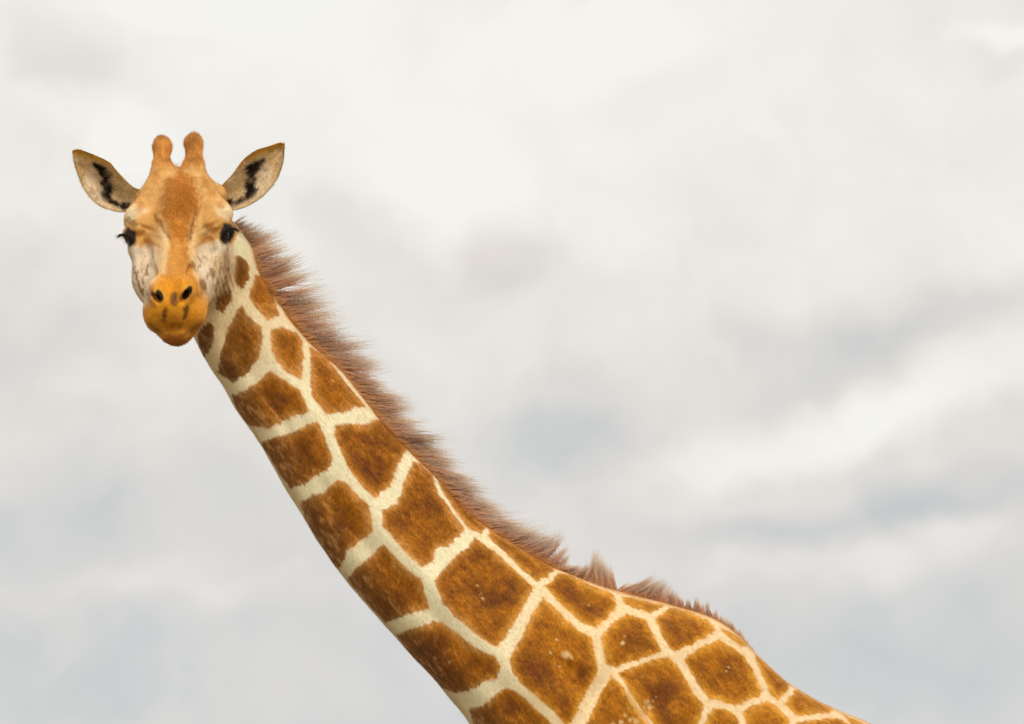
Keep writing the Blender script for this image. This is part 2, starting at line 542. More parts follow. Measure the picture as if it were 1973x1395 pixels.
# extra smoothing where neck, ear roots and skull meet
wj = np.clip(1 - np.abs(hq_[:, 1] + .12) / .12, 0, 1) * (hq_[:, 2] < .06) * 0.5
wj = np.maximum(wj, (P[:, 2] < ZC - .02) * 0.5)
for it in range(14):
    P = P + wj[:, None] * lap(P)
P = unsqueeze(P)
# add the ears to the same mesh
nf = len(body_me.polygons)
lv = np.empty(len(body_me.loops), np.int32); body_me.loops.foreach_get('vertex_index', lv)
ls = np.empty(nf, np.int32); body_me.polygons.foreach_get('loop_total', ls)
lvs, lss = [lv], [ls]
off = NV
for V, Q, T in (earL, earR):
    if V is earL[0]: Q = Q[:, ::-1]; T = T[:, ::-1]
    P = np.vstack([P, V])
    lvs += [(Q + off).ravel(), (T + off).ravel()]; lss += [np.full(len(Q), 4), np.full(len(T), 3)]
    off += len(V)
NV0, NV = NV, off

def build_mesh(P, lvs, lss):
    me = bpy.data.meshes.new('body')
    lv = np.concatenate(lvs).astype(np.int32); ls = np.concatenate(lss).astype(np.int32)
    me.vertices.add(len(P)); me.vertices.foreach_set('co', P.astype(np.float32).ravel())
    me.loops.add(len(lv)); me.loops.foreach_set('vertex_index', lv)
    me.polygons.add(len(ls))
    me.polygons.foreach_set('loop_start', np.concatenate([[0], np.cumsum(ls)[:-1]]).astype(np.int32))
    me.polygons.foreach_set('loop_total', ls)
    me.update(calc_edges=True)
    return me
body_me = build_mesh(P, lvs, lss)

def set_co(P):
    body_me.vertices.foreach_set('co', P.astype(np.float32).ravel()); body_me.update()
def normals():
    n = np.empty(NV * 3, np.float32)
    body_me.vertex_normals.foreach_get('vector', n)
    return n.reshape(-1, 3).astype(np.float64)
set_co(P)
Nn = normals()
U, W = plan(P)
hc = to_head(P)
headm = smooth01((-.095 - P[:, 1]) / .03) * (U < 470) * (W < 690)
headm = np.maximum(headm, ((U < 470 - np.clip(W - 425, 0, 60) * .45) & (W < 470) & (P[:, 1] < -.03)).astype(float))
headm = np.maximum(headm, ((W < 408) & (U < 560) & (P[:, 1] < .02)).astype(float))

# ---- muscles and folds: low relief pushed along the normal
def g2(px, py, a, b, t):
    c, s = math.cos(R(t)), math.sin(R(t))
    x = (U - px) * c + (W - py) * s; y = -(U - px) * s + (W - py) * c
    return np.exp(-(x / a) ** 2 - (y / b) ** 2)
side = np.clip(np.abs(Nn[:, 1]) * 1.4, 0, 1)
disp = np.zeros(NV)
for (px, py, a, b, t, k) in [
        (1118, 1228, 26, 18, 20, .012), (1108, 1300, 34, 16, 60, -.022), (1085, 1262, 30, 14, 20, .010),
        (1150, 1335, 60, 18, -62, -.020), (1190, 1350, 60, 30, -62, .012), (1070, 1340, 50, 30, 40, .010),
        (1200, 1275, 50, 16, -60, -.012), (1250, 1230, 60, 30, 20, .010), (1300, 1370, 90, 30, -55, .012),
        (1120, 1150, 80, 20, 25, -.006), (1380, 1240, 100, 40, 35, .006), (1240, 1390, 80, 16, -60, -.012),
        (840, 1130, 300, 26, 47, .014), (760, 1110, 300, 20, 47, -.009), (600, 800, 260, 22, 55, .012),
        (548, 820, 220, 14, 57, -.009), (980, 1360, 120, 26, 40, -.006), (450, 640, 60, 10, 100, .003),
        (1420, 1330, 100, 24, 45, -.005), (880, 1290, 120, 16, 42, .004)]:
    disp += k * g2(px, py, a, b, t)
disp *= side * (1 - headm)
headm[NV0:] = 1
disp += (1 - headm) * .0050 * fbm(P, (9, 9, 9), 3, 5)
# folds of skin behind the jaw
fold = np.exp(-((U - 428) / 24) ** 2 - ((W - 530) / 55) ** 2)
disp += fold * .0022 * np.sin((U - .25 * W) * .75)
# face: veins, wrinkles
hN = fbm(P, (34, 34, 34), 3, 9)
disp += headm * (.0012 * hN + .0042 * fbm(P, (70, 70, 50), 3, 19) * smooth01((330 - W) / 20))
for (px, py, a, b, t, k) in [(282, 440, 16, 5, 25, -.006), (404, 436, 18, 5, -25, -.006), (322, 450, 5, 40, -14, -.005), (370, 450, 5, 40, 12, -.005),
                              (262, 406, 14, 9, -20, .004), (432, 406, 14, 9, 25, .005), (345, 372, 18, 34, 0, .004), (300, 500, 4, 44, -4, .003),
                              (386, 500, 4, 40, 6, .003), (392, 470, 20, 3, -25, -.0025), (296, 472, 18, 3, 25, -.0025), (414, 545, 4, 36, 8, -.005),
                              (318, 520, 4, 22, 8, -.003), (366, 515, 4, 22, -10, -.003)]:
    disp += k * g2(px, py, a, b, t) * (headm > .3) * (np.arange(NV) < NV0)
disp[NV0:] *= .4
P = P + Nn * disp[:, None]
set_co(P)
Nn = normals()

# ------------------------------------------------------------------ the coat
def C(*c): return np.array(srgb(*c))
def seg_sd(x, y, poly):
    poly = np.asarray(poly, float)
    n = len(poly)
    best = np.full(x.shape, 1e18); inside = np.zeros(x.shape, bool)
    for i in range(n):
        ax, ay = poly[i]; bx, by = poly[(i + 1) % n]
        ex, ey = bx - ax, by - ay
        t = np.clip(((x - ax) * ex + (y - ay) * ey) / (ex * ex + ey * ey + 1e-9), 0, 1)
        d = (x - ax - t * ex) ** 2 + (y - ay - t * ey) ** 2
        best = np.minimum(best, d)
        cond = ((ay > y) != (by > y))
        with np.errstate(divide='ignore', invalid='ignore'):
            xi = ax + (y - ay) / (by - ay if by != ay else 1e-9) * ex
        inside ^= cond & (x < xi)
    d = np.sqrt(best)
    return np.where(inside, d, -d)

PATCH = [
 [(447,494),(460,491),(474,502),(480,517),(479,534),(474,549),(464,558),(457,549),(449,532),(448,512)],
 [(490,527),(502,532),(521,555),(529,575),(538,608),(515,617),(504,605),(490,590),(479,571),(480,556),(487,544)],
 [(465,588),(477,607),(502,629),(507,651),(504,671),(495,692),(477,719),(448,737),(421,717),(423,688),(434,649),(443,627),(456,600)],
 [(521,634),(548,630),(575,644),(583,658),(584,688),(580,733),(551,717),(531,695),(523,675)],
 [(437,549),(445,558),(445,578),(429,603),(415,595),(417,578),(426,561)],
 [(404,620),(413,632),(412,653),(402,678),(393,690),(384,672),(380,645),(392,625)],
 [(541,588),(565,606),(590,632),(602,650),(588,650),(562,624),(547,604)],
 [(518,715),(538,726),(578,751),(589,772),(597,796),(563,803),(538,815),(516,826),(480,820),(470,810),(456,788),(446,762),(471,753),(492,738),(510,725)],
 [(597,668),(612,676),(630,690),(647,712),(675,747),(707,787),(684,785),(658,796),(628,798),(617,785),(600,760),(597,723)],
 [(609,811),(617,820),(628,848),(640,878),(637,899),(611,917),(585,934),(559,940),(542,917),(525,891),(500,852),(529,843),(563,833),(589,820)],
 [(644,820),(667,815),(692,818),(723,809),(737,811),(756,828),(786,865),(778,878),(766,895),(753,934),(723,961),(701,942),(669,901),(656,869),(643,837)],
 [(795,889),(811,893),(834,918),(844,950),(881,999),(897,1021),(881,1037),(860,1053),(842,1055),(834,1079),(814,1094),(790,1073),(762,1043),(736,1012),(736,983),(749,977),(764,970),(772,950),(780,924)],
 [(838,918),(868,946),(903,976),(938,1008),(928,1030),(901,1017),(881,991),(857,957)],
 [(942,1017),(971,1035),(1022,1066),(1071,1092),(1056,1110),(1033,1121),(1004,1097),(973,1066),(940,1035)],
 [(914,1036),(948,1058),(984,1091),(1028,1131),(1006,1175),(979,1220),(957,1248),(934,1236),(907,1213),(875,1188),(853,1163),(836,1118),(857,1093),(868,1079),(899,1055)],
 [(648,924),(668,930),(680,945),(711,973),(717,1000),(719,1023),(696,1043),(668,1061),(658,1091),(645,1097),(630,1076),(613,1046),(592,1008),(577,970),(603,953),(625,948)],
 [(738,1047),(753,1063),(786,1098),(811,1116),(828,1171),(778,1186),(741,1199),(716,1171),(690,1141),(668,1118),(690,1091),(711,1073),(731,1053)],
 [(837,1196),(853,1200),(875,1215),(916,1247),(952,1263),(965,1283),(957,1304),(934,1315),(912,1326),(880,1336),(853,1326),(826,1308),(799,1279),(763,1222),(794,1211),(819,1204)],
 [(977,1323),(1000,1335),(1022,1356),(1054,1385),(1090,1430),(1060,1500),(980,1490),(920,1420),(903,1365),(934,1356),(955,1337)],
 [(1046,1151),(1062,1163),(1091,1194),(1115,1214),(1139,1226),(1146,1259),(1154,1290),(1134,1329),(1115,1365),(1101,1391),(1093,1400),(1061,1367),(1038,1346),(1011,1324),(988,1297),(979,1272),(1006,1225),(1025,1184)],
 [(1048,1130),(1079,1104),(1096,1106),(1134,1125),(1178,1142),(1190,1166),(1173,1190),(1149,1211),(1120,1202),(1096,1180),(1072,1156)],
 [(1195,1147),(1228,1154),(1259,1161),(1281,1166),(1255,1182),(1231,1175),(1204,1166)],
 [(1207,1181),(1243,1194),(1255,1214),(1275,1257),(1240,1267),(1185,1287),(1168,1283),(1156,1228),(1178,1202)],
 [(1262,1191),(1293,1170),(1323,1177),(1362,1193),(1380,1214),(1354,1230),(1320,1248),(1300,1255),(1288,1248),(1274,1223)],
 [(1385,1207),(1408,1217),(1437,1238),(1441,1246),(1427,1244),(1396,1222)],
 [(1385,1232),(1408,1244),(1435,1265),(1454,1299),(1468,1330),(1464,1340),(1416,1359),(1404,1355),(1365,1346),(1342,1315),(1315,1269),(1339,1253),(1367,1238)],
 [(1452,1257),(1473,1273),(1493,1288),(1525,1317),(1516,1330),(1498,1350),(1483,1338),(1473,1313),(1458,1280)],
 [(1535,1326),(1570,1344),(1606,1363),(1600,1373),(1570,1375),(1535,1380),(1510,1357),(1523,1340)],
 [(1375,1364),(1396,1365),(1416,1377),(1425,1395),(1440,1440),(1400,1470),(1360,1440),(1357,1395),(1362,1380)],
 [(1431,1369),(1454,1357),(1479,1350),(1500,1363),(1518,1384),(1530,1410),(1520,1460),(1480,1470),(1450,1430),(1437,1395)],
 [(1531,1392),(1570,1387),(1608,1382),(1640,1395),(1690,1420),(1680,1470),(1600,1480),(1550,1440)],
 [(1618,1373),(1656,1391),(1720,1418),(1700,1425),(1650,1405)],
 [(1214,1288),(1240,1276),(1264,1269),(1288,1265),(1310,1290),(1336,1334),(1357,1358),(1350,1382),(1343,1400),(1350,1460),(1300,1480),(1262,1400),(1240,1372),(1221,1348),(1200,1310),(1190,1296)],
 [(1178,1303),(1199,1322),(1216,1348),(1236,1377),(1248,1398),(1260,1450),(1200,1480),(1120,1450),(1130,1395),(1144,1360),(1163,1324)],
]
# fur-edged boundaries: the drawing-board position is jittered with fine noise, longer along the lie of the hair
HD = np.array([.62, 0, -.78])                     # lie of the hair down the neck
def coat(P, jit=1.0):
    """base colour of neck and body at points P"""
    U, W = plan(P)
    al = P @ HD; cr = P[:, 0] * .78 + P[:, 2] * .62
    Q = np.stack([al * .35, P[:, 1] * .6, cr], 1)
    n1 = vnoise(Q, 230, 3); n2 = vnoise(P, 60, 4); n3 = vnoise(Q, 110, 8)
    shift = (n1 * 2.6 + n3 * 2.0) * jit
    u = U + .62 * shift + n2 * 1.6; w = W + .78 * shift + vnoise(P, 60, 6) * 1.6
    sd = np.full(len(P), -60.0); pid = np.zeros(len(P), int)
    for i, poly in enumerate(PATCH):
        pa = np.array(poly)
        lo = pa.min(0) - 45; hi = pa.max(0) + 45
        m = np.where((u > lo[0]) & (u < hi[0]) & (w > lo[1]) & (w < hi[1]))[0]
        if not len(m): continue
        d = seg_sd(u[m], w[m], poly)
        b = d > sd[m]
        sd[m[b]] = d[b]; pid[m[b]] = i
    # the coat goes on beyond the picture as a cell pattern
    m = np.where((W > 1440) | (U > 1700))[0]
    if len(m):
        rs = np.random.RandomState(4)
        gxx, gyy = np.meshgrid(np.arange(800, 2600, 125), np.arange(1430, 3200, 125))
        s = np.stack([gxx.ravel(), gyy.ravel()], 1) + rs.uniform(-42, 42, (gxx.size, 2))
        wm = np.clip((W[m] - 1900) / 1200, 0, 1)
        for c0 in range(0, len(m), 40000):
            mm = m[c0:c0 + 40000]
            d = np.sqrt((u[mm][:, None] - s[None, :, 0]) ** 2 + (w[mm][:, None] - s[None, :, 1]) ** 2)
            idx = np.argpartition(d, 1, axis=1)[:, :2]
            dd = np.sort(np.take_along_axis(d, idx, 1), axis=1)
            v = (dd[:, 1] - dd[:, 0]) / 2 - 9 - 30 * np.clip((W[mm] - 2400) / 700, 0, 1)
            better = v > sd[mm]
            sd[mm[better]] = v[better]; pid[mm[better]] = 50 + idx[better, 0]
    # width scale is pixels of the drawing board
    edge = smooth01((sd + 1.6) / 3.6)
    tone = (np.sin(pid * 12.9898) * 43758.5453) % 1.0
    big = fbm(P, (14, 14, 14), 4, 21, .6); fine = fbm(Q, (120, 120, 120), 3, 31, .6)
    mott = fbm(Q, (34, 34, 34), 3, 77, .6)
    # how far towards the throat: there the brown is duller and flecked with pale hair
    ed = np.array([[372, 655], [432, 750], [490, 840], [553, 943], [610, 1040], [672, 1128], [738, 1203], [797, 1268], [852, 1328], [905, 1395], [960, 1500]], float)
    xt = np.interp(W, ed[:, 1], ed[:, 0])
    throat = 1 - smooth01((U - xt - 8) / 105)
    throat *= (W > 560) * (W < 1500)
    inner = smooth01(sd / 30)
    ca = C(214, 150, 74); cb = C(176, 106, 4); cc_ = C(112, 56, 0)
    br = ca[None] + (cb - ca)[None] * smooth01(sd / 22 + .16 + .55 * big)[:, None]
    br = br + (cc_ - br) * (inner * smooth01(.45 + 1.3 * big + .2 * (tone - .5)))[:, None] * .9
    sh = smooth01((U - 860) / 260)[:, None]
    br = br * (1 + sh * (np.array([1.10, 1.14, .55]) - 1))
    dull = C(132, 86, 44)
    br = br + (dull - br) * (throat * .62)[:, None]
    gold = C(204, 130, 4)
    br = br + (gold - br) * (smooth01(mott * 1.6 - .1) * .35 * inner)[:, None]
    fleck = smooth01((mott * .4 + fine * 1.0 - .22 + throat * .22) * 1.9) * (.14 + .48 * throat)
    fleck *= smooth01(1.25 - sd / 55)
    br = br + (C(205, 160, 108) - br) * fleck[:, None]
    br = br * (1 + .42 * fine)[:, None]
    cream = C(253, 238, 200)[None] * (1 + .04 * big + .02 * fine)[:, None]
    up = smooth01((U - 880) / 250)
    cream = cream + (C(248, 218, 168) - cream) * (up * .75)[:, None]     # warmer on the shoulder
    upper_tan = smooth01((760 - W) / 130) * smooth01((W - 480) / 60) * (1 - .6 * smooth01((U - xt - 60) / 90))  # cream runs to olive tan on the upper neck, most towards the throat
    cream = cream + (C(222, 196, 138) - cream) * (upper_tan * .6)[:, None]
    br = br * (1 - .30 * np.isin(pid, (0, 2, 4, 5)))[:, None]
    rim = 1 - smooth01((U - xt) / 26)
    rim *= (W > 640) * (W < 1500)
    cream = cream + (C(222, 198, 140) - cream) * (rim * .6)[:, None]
    # tan hairs spill out of the patches
    spill = smooth01((sd + 9) / 9) * smooth01(.2 + fine * 1.4) * .35
    cream = cream + (C(214, 168, 104) - cream) * spill[:, None]
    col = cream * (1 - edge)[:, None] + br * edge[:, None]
    # crest: a tan line where the mane grows
    cx = st[:, 2]; cyv = st[:, 3]
    yc = np.interp(U, cx, cyv)
    crest = smooth01(1 - (W - yc) / 7) * (U > 600) * (W > 640)
    col = col + (C(222, 172, 104) - col) * (crest * .75)[:, None]
    # small pale scars
    for (sx_, sy_, r_, k_) in [(1091, 1262, 8, 1), (1083, 1260, 5, 1), (1101, 1268, 4, .9), (1072, 1232, 2.5, .8), (1066, 1250, 2.2, .7),
                               (1068, 1280, 3, .7), (1078, 1284, 2.5, .7), (1060, 1258, 2, .6), (1199, 1239, 3.4, 1), (1202, 1226, 2, .6),
                               (1122, 1165, 2.6, .7), (1134, 1165, 2, .5), (1403, 1285, 3.4, .9), (1400, 1292, 4, .9), (1392, 1305, 2.5, .5),
                               (926, 1144, 3, .5), (936, 1149, 3, .5), (930, 1152, 2.5, .6), (919, 1128, 3, .4), (641, 733, 2.5, .5),
                               (1246, 1352, 5, .8), (1252, 1362, 6, .9), (1258, 1350, 4, .7), (1240, 1362, 4, .7), (1265, 1342, 3, .6),
                               (1205, 1378, 5, .8), (1214, 1386, 6, .9), (1226, 1390, 6, .9), (1196, 1392, 6, .8), (1180, 1396, 6, .8),
                               (1236, 1380, 5, .8), (1211, 1365, 3, .6), (866, 1276, 3, .5), (850, 1300, 3, .4), (838, 1268, 3, .4)]:
        m = np.where((np.abs(U - sx_) < 20) & (np.abs(W - sy_) < 20))[0]
        dd = np.hypot(U[m] - sx_, W[m] - sy_) + n1[m] * 2.4 + n3[m] * 1.5
        k2 = smooth01(1.3 - dd / r_) * k_
        col[m] = col[m] + (C(238, 196, 130)[None] - col[m]) * k2[:, None]
    # fold line inside the lower shoulder patch
    ln = seg_sd(U, W, [(1206, 1331), (1216, 1347), (1240, 1376), (1254, 1397), (1250, 1399), (1236, 1379), (1212, 1349)])
    col = col + (C(236, 190, 120)[None] - col) * (smooth01((ln + 3) / 3.0) * .9)[:, None]
    return np.clip(col, .004, .95)

def face(P, col):
    """colour of head, ears and horns"""
    U, W = plan(P)
    n = fbm(P, (70, 70, 70), 4, 41, .6); n5 = fbm(P, (24, 24, 24), 3, 43); fi = vnoise(P, 260, 45)
    u = U + n * 5; w = W + vnoise(P, 75, 44) * 3
    c = np.tile(C(230, 178, 104), (len(P), 1))
    def mixc(cc, wt):
        nonlocal c
        c = c + (cc[None] - c) * np.clip(wt, 0, 1)[:, None]
    def blob(px, py, a, b, t, cc, k, soft=.5):
        cs, sn = math.cos(R(t)), math.sin(R(t))
        x = (u - px) * cs + (w - py) * sn; y = -(u - px) * sn + (w - py) * cs
        mixc(cc, k * smooth01((1 - np.hypot(x / a, y / b)) / soft))
    def poly(pl, cc, k, soft=4):
        mixc(cc, k * smooth01(seg_sd(u, w, pl) / soft + .5))
    mixc(C(205, 142, 66), smooth01(n5 * 2.2 + .1) * .45 * (W < 440))
    mixc(C(240, 205, 145), smooth01(-n5 * 2.2 - .1) * .35)
    # pale cheeks
    white = C(232, 216, 188)
    poly([(226, 470), (268, 474), (296, 470), (306, 495), (302, 530), (294, 560), (290, 590), (262, 590), (240, 555), (226, 505)], white, .9, 14)
    poly([(386, 470), (420, 462), (455, 478), (452, 520), (440, 560), (412, 610), (402, 580), (392, 548), (374, 520), (372, 490)], white, .9, 14)
    poly([(256, 392), (288, 404), (252, 426), (238, 420), (242, 404)], C(250, 232, 192), .85, 12)  # highlights of both brows, painted in as pale cream
    poly([(416, 394), (440, 392), (456, 408), (440, 424), (418, 412)], C(250, 228, 184), .85, 12)
    # ridge of the nose
    poly([(327, 420), (364, 420), (361, 470), (366, 505), (378, 545), (372, 600), (305, 600), (306, 550), (318, 500), (326, 470)], C(218, 150, 62), .9, 10)
    poly([(306, 440), (304, 520), (320, 530), (326, 470), (318, 440)], C(244, 214, 160), .75, 12)
    poly([(364, 440), (368, 500), (380, 530), (384, 500), (376, 450)], C(244, 212, 156), .6, 12)
    poly([(362, 470), (372, 520), (382, 545), (388, 545), (376, 500), (368, 470)], C(240, 208, 150), .5, 8)
    # forehead patch
    fu, fw = u, w
    u = U + n * 13 + n5 * 8; w = W + vnoise(P, 60, 51) * 10
    poly([(346, 322), (364, 334), (380, 362), (386, 392), (380, 412), (368, 432), (360, 462), (336, 462), (326, 432), (312, 408), (308, 384), (318, 356), (332, 336)], C(186, 110, 20), .85, 20)
    u, w = fu, fw
    blob(338, 340, 14, 20, 0, C(226, 170, 92), .4, .9); blob(346, 426, 16, 12, 0, C(222, 156, 70), .5, .9)
    blob(352, 385, 32, 52, 0, C(164, 96, 14), .6, .8)
    blob(345, 350, 20, 26, 0, C(184, 104, 26), .5, .8)
    for pl in ([(296, 412), (312, 424), (322, 446), (330, 462), (324, 462), (314, 444), (300, 424)],
               [(384, 404), (374, 430), (370, 462), (364, 464), (368, 430), (378, 404)]):
        poly(pl, C(140, 92, 48), .75, 8)
    blob(300, 340, 12, 26, 10, C(204, 136, 62), .6, .8); blob(395, 352, 12, 20, -20, C(196, 128, 56), .7, .8)
    blob(408, 372, 12, 16, -20, C(190, 120, 48), .6, .8); blob(270, 400, 14, 20, 25, C(206, 140, 66), .6, .8)
    blob(425, 395, 16, 12, 30, C(206, 134, 60), .7, .8); blob(290, 425, 14, 8, 20, C(212, 164, 90), .6, .8)
    blob(395, 448, 18, 6, -20, C(176, 140, 96), .7, .8); blob(300, 455, 18, 6, 20, C(190, 150, 96), .6, .8)
    # dark skin round the eyes
    for (px, py, a, b, t) in ((252, 455, 13.5, 20, -14), (438, 449, 16, 24, 12)):
        blob(px, py, a * 1.3, b * 1.2, t, C(110, 84, 56), .65, .6)
        blob(px, py, a, b, t, C(34, 27, 25), .97, .35)
    poly([(238, 424), (262, 440), (268, 432), (248, 418)], C(120, 84, 44), .6, 5)  # shade under the brow, painted in as a darker streak
    blob(270, 486, 14, 8, 20, C(196, 188, 176), .6, .8); blob(412, 480, 16, 8, -20, C(186, 178, 160), .6, .8)
    poly([(406, 500), (446, 480), (450, 530), (436, 556), (416, 566)], C(196, 156, 96), .6, 12)
    # marks on the cheeks
    brn = C(150, 100, 62)
    blob(391, 550, 8.5, 17, -10, brn, .85, .5)
    blob(374, 512, 4.5, 18, -22, brn, .7, .6); blob(384, 498, 4, 12, -20, brn, .5, .6)
    blob(283, 522, 4, 15, 12, brn, .8, .5); blob(290, 556, 6, 12, 0, C(170, 116, 66), .7, .6)
    blob(262, 530, 4, 22, -18, brn, .7, .5); blob(272, 556, 4, 20, -24, brn, .85, .5); blob(276, 540, 3, 12, 12, brn, .6, .5)
    blob(408, 524, 6, 14, -12, brn, .75, .5); blob(424, 520, 2.6, 24, 10, brn, .7, .5); blob(432, 512, 2.6, 26, 6, brn, .7, .5)
    blob(417, 548, 3, 18, 4, brn, .7, .5); blob(440, 508, 2.4, 22, 4, brn, .55, .5); blob(398, 500, 3, 9, -15, brn, .5, .5)
    # muzzle
    org = C(236, 160, 34)
    poly([(290, 548), (318, 536), (350, 534), (378, 545), (392, 575), (412, 600), (408, 640), (380, 668), (338, 682), (300, 668), (270, 640), (268, 604), (284, 590), (294, 572)], org, .96, 22)
    blob(335, 655, 46, 22, 0, C(176, 100, 34), .75, .8)
    blob(300, 620, 14, 22, 20, C(246, 178, 44), .6, .8); blob(388, 608, 16, 26, -15, C(246, 178, 48), .6, .8); blob(334, 596, 8, 12, 0, C(244, 170, 40), .6, .8)  # yellow highlights painted on the bulges of the muzzle
    blob(335, 575, 10, 17, 0, C(128, 78, 42), .85, .5)
    blob(317, 606, 7, 20, 6, C(120, 68, 22), .8, .6); blob(357, 602, 8, 20, 14, C(112, 62, 20), .85, .6)
    blob(337, 628, 26, 14, 0, C(150, 84, 26), .6, .8); blob(294, 562, 7, 12, 10, C(150, 100, 56), .6, .6)
    blob(386, 568, 7, 10, 0, C(166, 100, 40), .6, .6)
    blob(350, 500, 14, 22, 0, C(208, 134, 46), .4, .8)
    mixc(C(200, 118, 24), smooth01(n * 1.8 + n5) * .55 * smooth01((W - 585) / 20)); mixc(C(250, 188, 60), smooth01(-n * 2.0 - .1) * .5 * smooth01((W - 560) / 20))
    blob(317, 606, 7, 20, 6, C(112, 64, 24), .6, .9); blob(357, 602, 8, 20, 14, C(104, 60, 22), .68, .9); blob(335, 575, 10, 17, 0, C(126, 78, 42), .55, .9)
    mouth = np.array([(337 + k_ * 5.4, 650 - abs(k_) ** 1.7 * .62) for k_ in range(-9, 10)])
    dm = np.full(len(P), 99.0)
    for (ax, ay), (bx, by) in zip(mouth[:-1], mouth[1:]):            # line of the mouth
        t_ = np.clip(((U - ax) * (bx - ax) + (W - ay) * (by - ay)) / ((bx - ax) ** 2 + (by - ay) ** 2), 0, 1)
        dm = np.minimum(dm, np.hypot(U - ax - t_ * (bx - ax), W - ay - t_ * (by - ay)))
    mixc(C(104, 62, 24), .5 * smooth01(1 - dm / 4.5)); mixc(C(160, 100, 40), .4 * smooth01(1 - dm / 14))
    poly([(300, 655), (338, 664), (376, 655), (368, 680), (306, 680)], C(168, 112, 60), .55, 8)
    rs = np.random.RandomState(3)
    for k_ in range(46):                                         # mottling of the cheeks
        sx_ = rs.choice([-1, 1]); px = 262 + rs.uniform(-8, 34) if sx_ < 0 else rs.uniform(378, 446)
        blob(px, rs.uniform(492, 570), rs.uniform(1.6, 3.6), rs.uniform(4, 12), -14 * -sx_ + rs.uniform(-12, 12), C(160, 112, 70), rs.uniform(.3, .7), .8)
    # nostrils: pale rims, black inside
    for (px, py, a, b, t) in ((307.5, 569, 7.5, 14, -24), (361, 564, 8.5, 18, 32)):
        blob(px, py, a + 7, b + 7, t, C(238, 176, 72), .7, .5)
        cs, sn = math.cos(R(t)), math.sin(R(t))
        x = (U - px) * cs + (W - py) * sn; y = -(U - px) * sn + (W - py) * cs
        mixc(C(24, 18, 16), .98 * smooth01((1 - np.hypot(x / a, y / b)) / .3))
    # horns
    hornm = smooth01((334 - W) / 26) * (np.abs(U - 343) < 62)
    mixc(C(226, 152, 70), hornm * .85)
    mixc(C(160, 100, 44), smooth01(n5 * 2.5) * hornm * .6)
    mixc(C(146, 94, 42), smooth01((276 - W + n * 14) / 16) * hornm * .6)
    # ears
    for top, bot, sg in ((EAR_L_TOP, EAR_L_BOT, -1), (EAR_R_TOP, EAR_R_BOT, 1)):
        em = (U < 262 - (W - 350) * .15) if sg < 0 else (U > 428 + (W - 350) * .42)
        em = em & (W < 418) if IS_EAR is None else IS_EAR & ((U < 345) if sg < 0 else (U > 345))
        m = np.where(em)[0]
        if not len(m): continue
        um, wm_ = U[m], W[m]
        e = np.tile(C(236, 208, 156), (len(m), 1))
        def em_(cc, wt):
            nonlocal e
            e = e + (cc[None] - e) * np.clip(wt, 0, 1)[:, None]
        pl = top + bot[::-1]
        ds = seg_sd(um, wm_, [tuple(p) for p in pl])
        mir = (lambda x: 688 - x) if sg > 0 else (lambda x: x)
        ux = um if sg < 0 else 688 - um       # right ear mirrored on to the left one
        wx = wm_ if sg < 0 else wm_ + 6
        nn = n[m]
        em_(C(244, 222, 188), .85 * smooth01((1 - np.hypot((ux - 185) / 34, (wx - 368) / 48)) / .6))
        em_(C(250, 236, 212), .85 * smooth01((1 - np.hypot((ux - 176) / 16, (wx - 335) / 26)) / .6))
        em_(C(240, 206, 164), .6 * smooth01((wx - 380) / 20))
        front = (Nn_sel[m] < .1)
        blk = np.maximum.reduce([smooth01(seg_sd(ux + nn * 5, wx + fi[m] * 2, pp) / 9 + .95) for pp in (
            [(181, 315), (200, 322), (216, 328), (214, 340), (206, 347), (210, 352), (216, 365), (211, 376), (216, 388), (234, 396), (250, 392), (252, 400), (240, 402), (222, 394), (200, 382), (196, 372), (203, 366), (196, 352), (202, 344), (192, 330)],)])
        em_(C(44, 36, 30), blk * (.93 + .10 * nn) * front)
        topd = seg_sd(um, wm_, [tuple(p) for p in top] + [(top[-1][0], 200), (top[0][0], 200)])
        em_(C(224, 168, 36), .9 * smooth01((topd + 16) / 13) * smooth01((245 - ux) / 20))
        em_(C(120, 92, 52), .6 * smooth01(1 - ds / 4.0) * (1 - smooth01((topd + 16) / 13)))
        em_(C(206, 160, 90), 1.0 * (~front))
        em_(C(150, 118, 70), .4 * smooth01(-nn * 2))
        c[m] = e
    c = c * (1 + .07 * fi + .15 * n)[:, None]
    return np.clip(c, .004, .95)

Nn_sel = Nn[:, 1]
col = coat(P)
fm = headm > 0
Nall = Nn_sel
Nn_sel = Nall[fm]
IS_EAR = (np.arange(NV) >= NV0)[fm]
fc = face(P[fm], col[fm])
col[fm] = col[fm] * (1 - headm[fm])[:, None] + fc * headm[fm][:, None]
# hooves
hoof = P[:, 2] < .16
col[hoof] = C(70, 58, 46)
print('coat', round(time.time() - T0, 1))

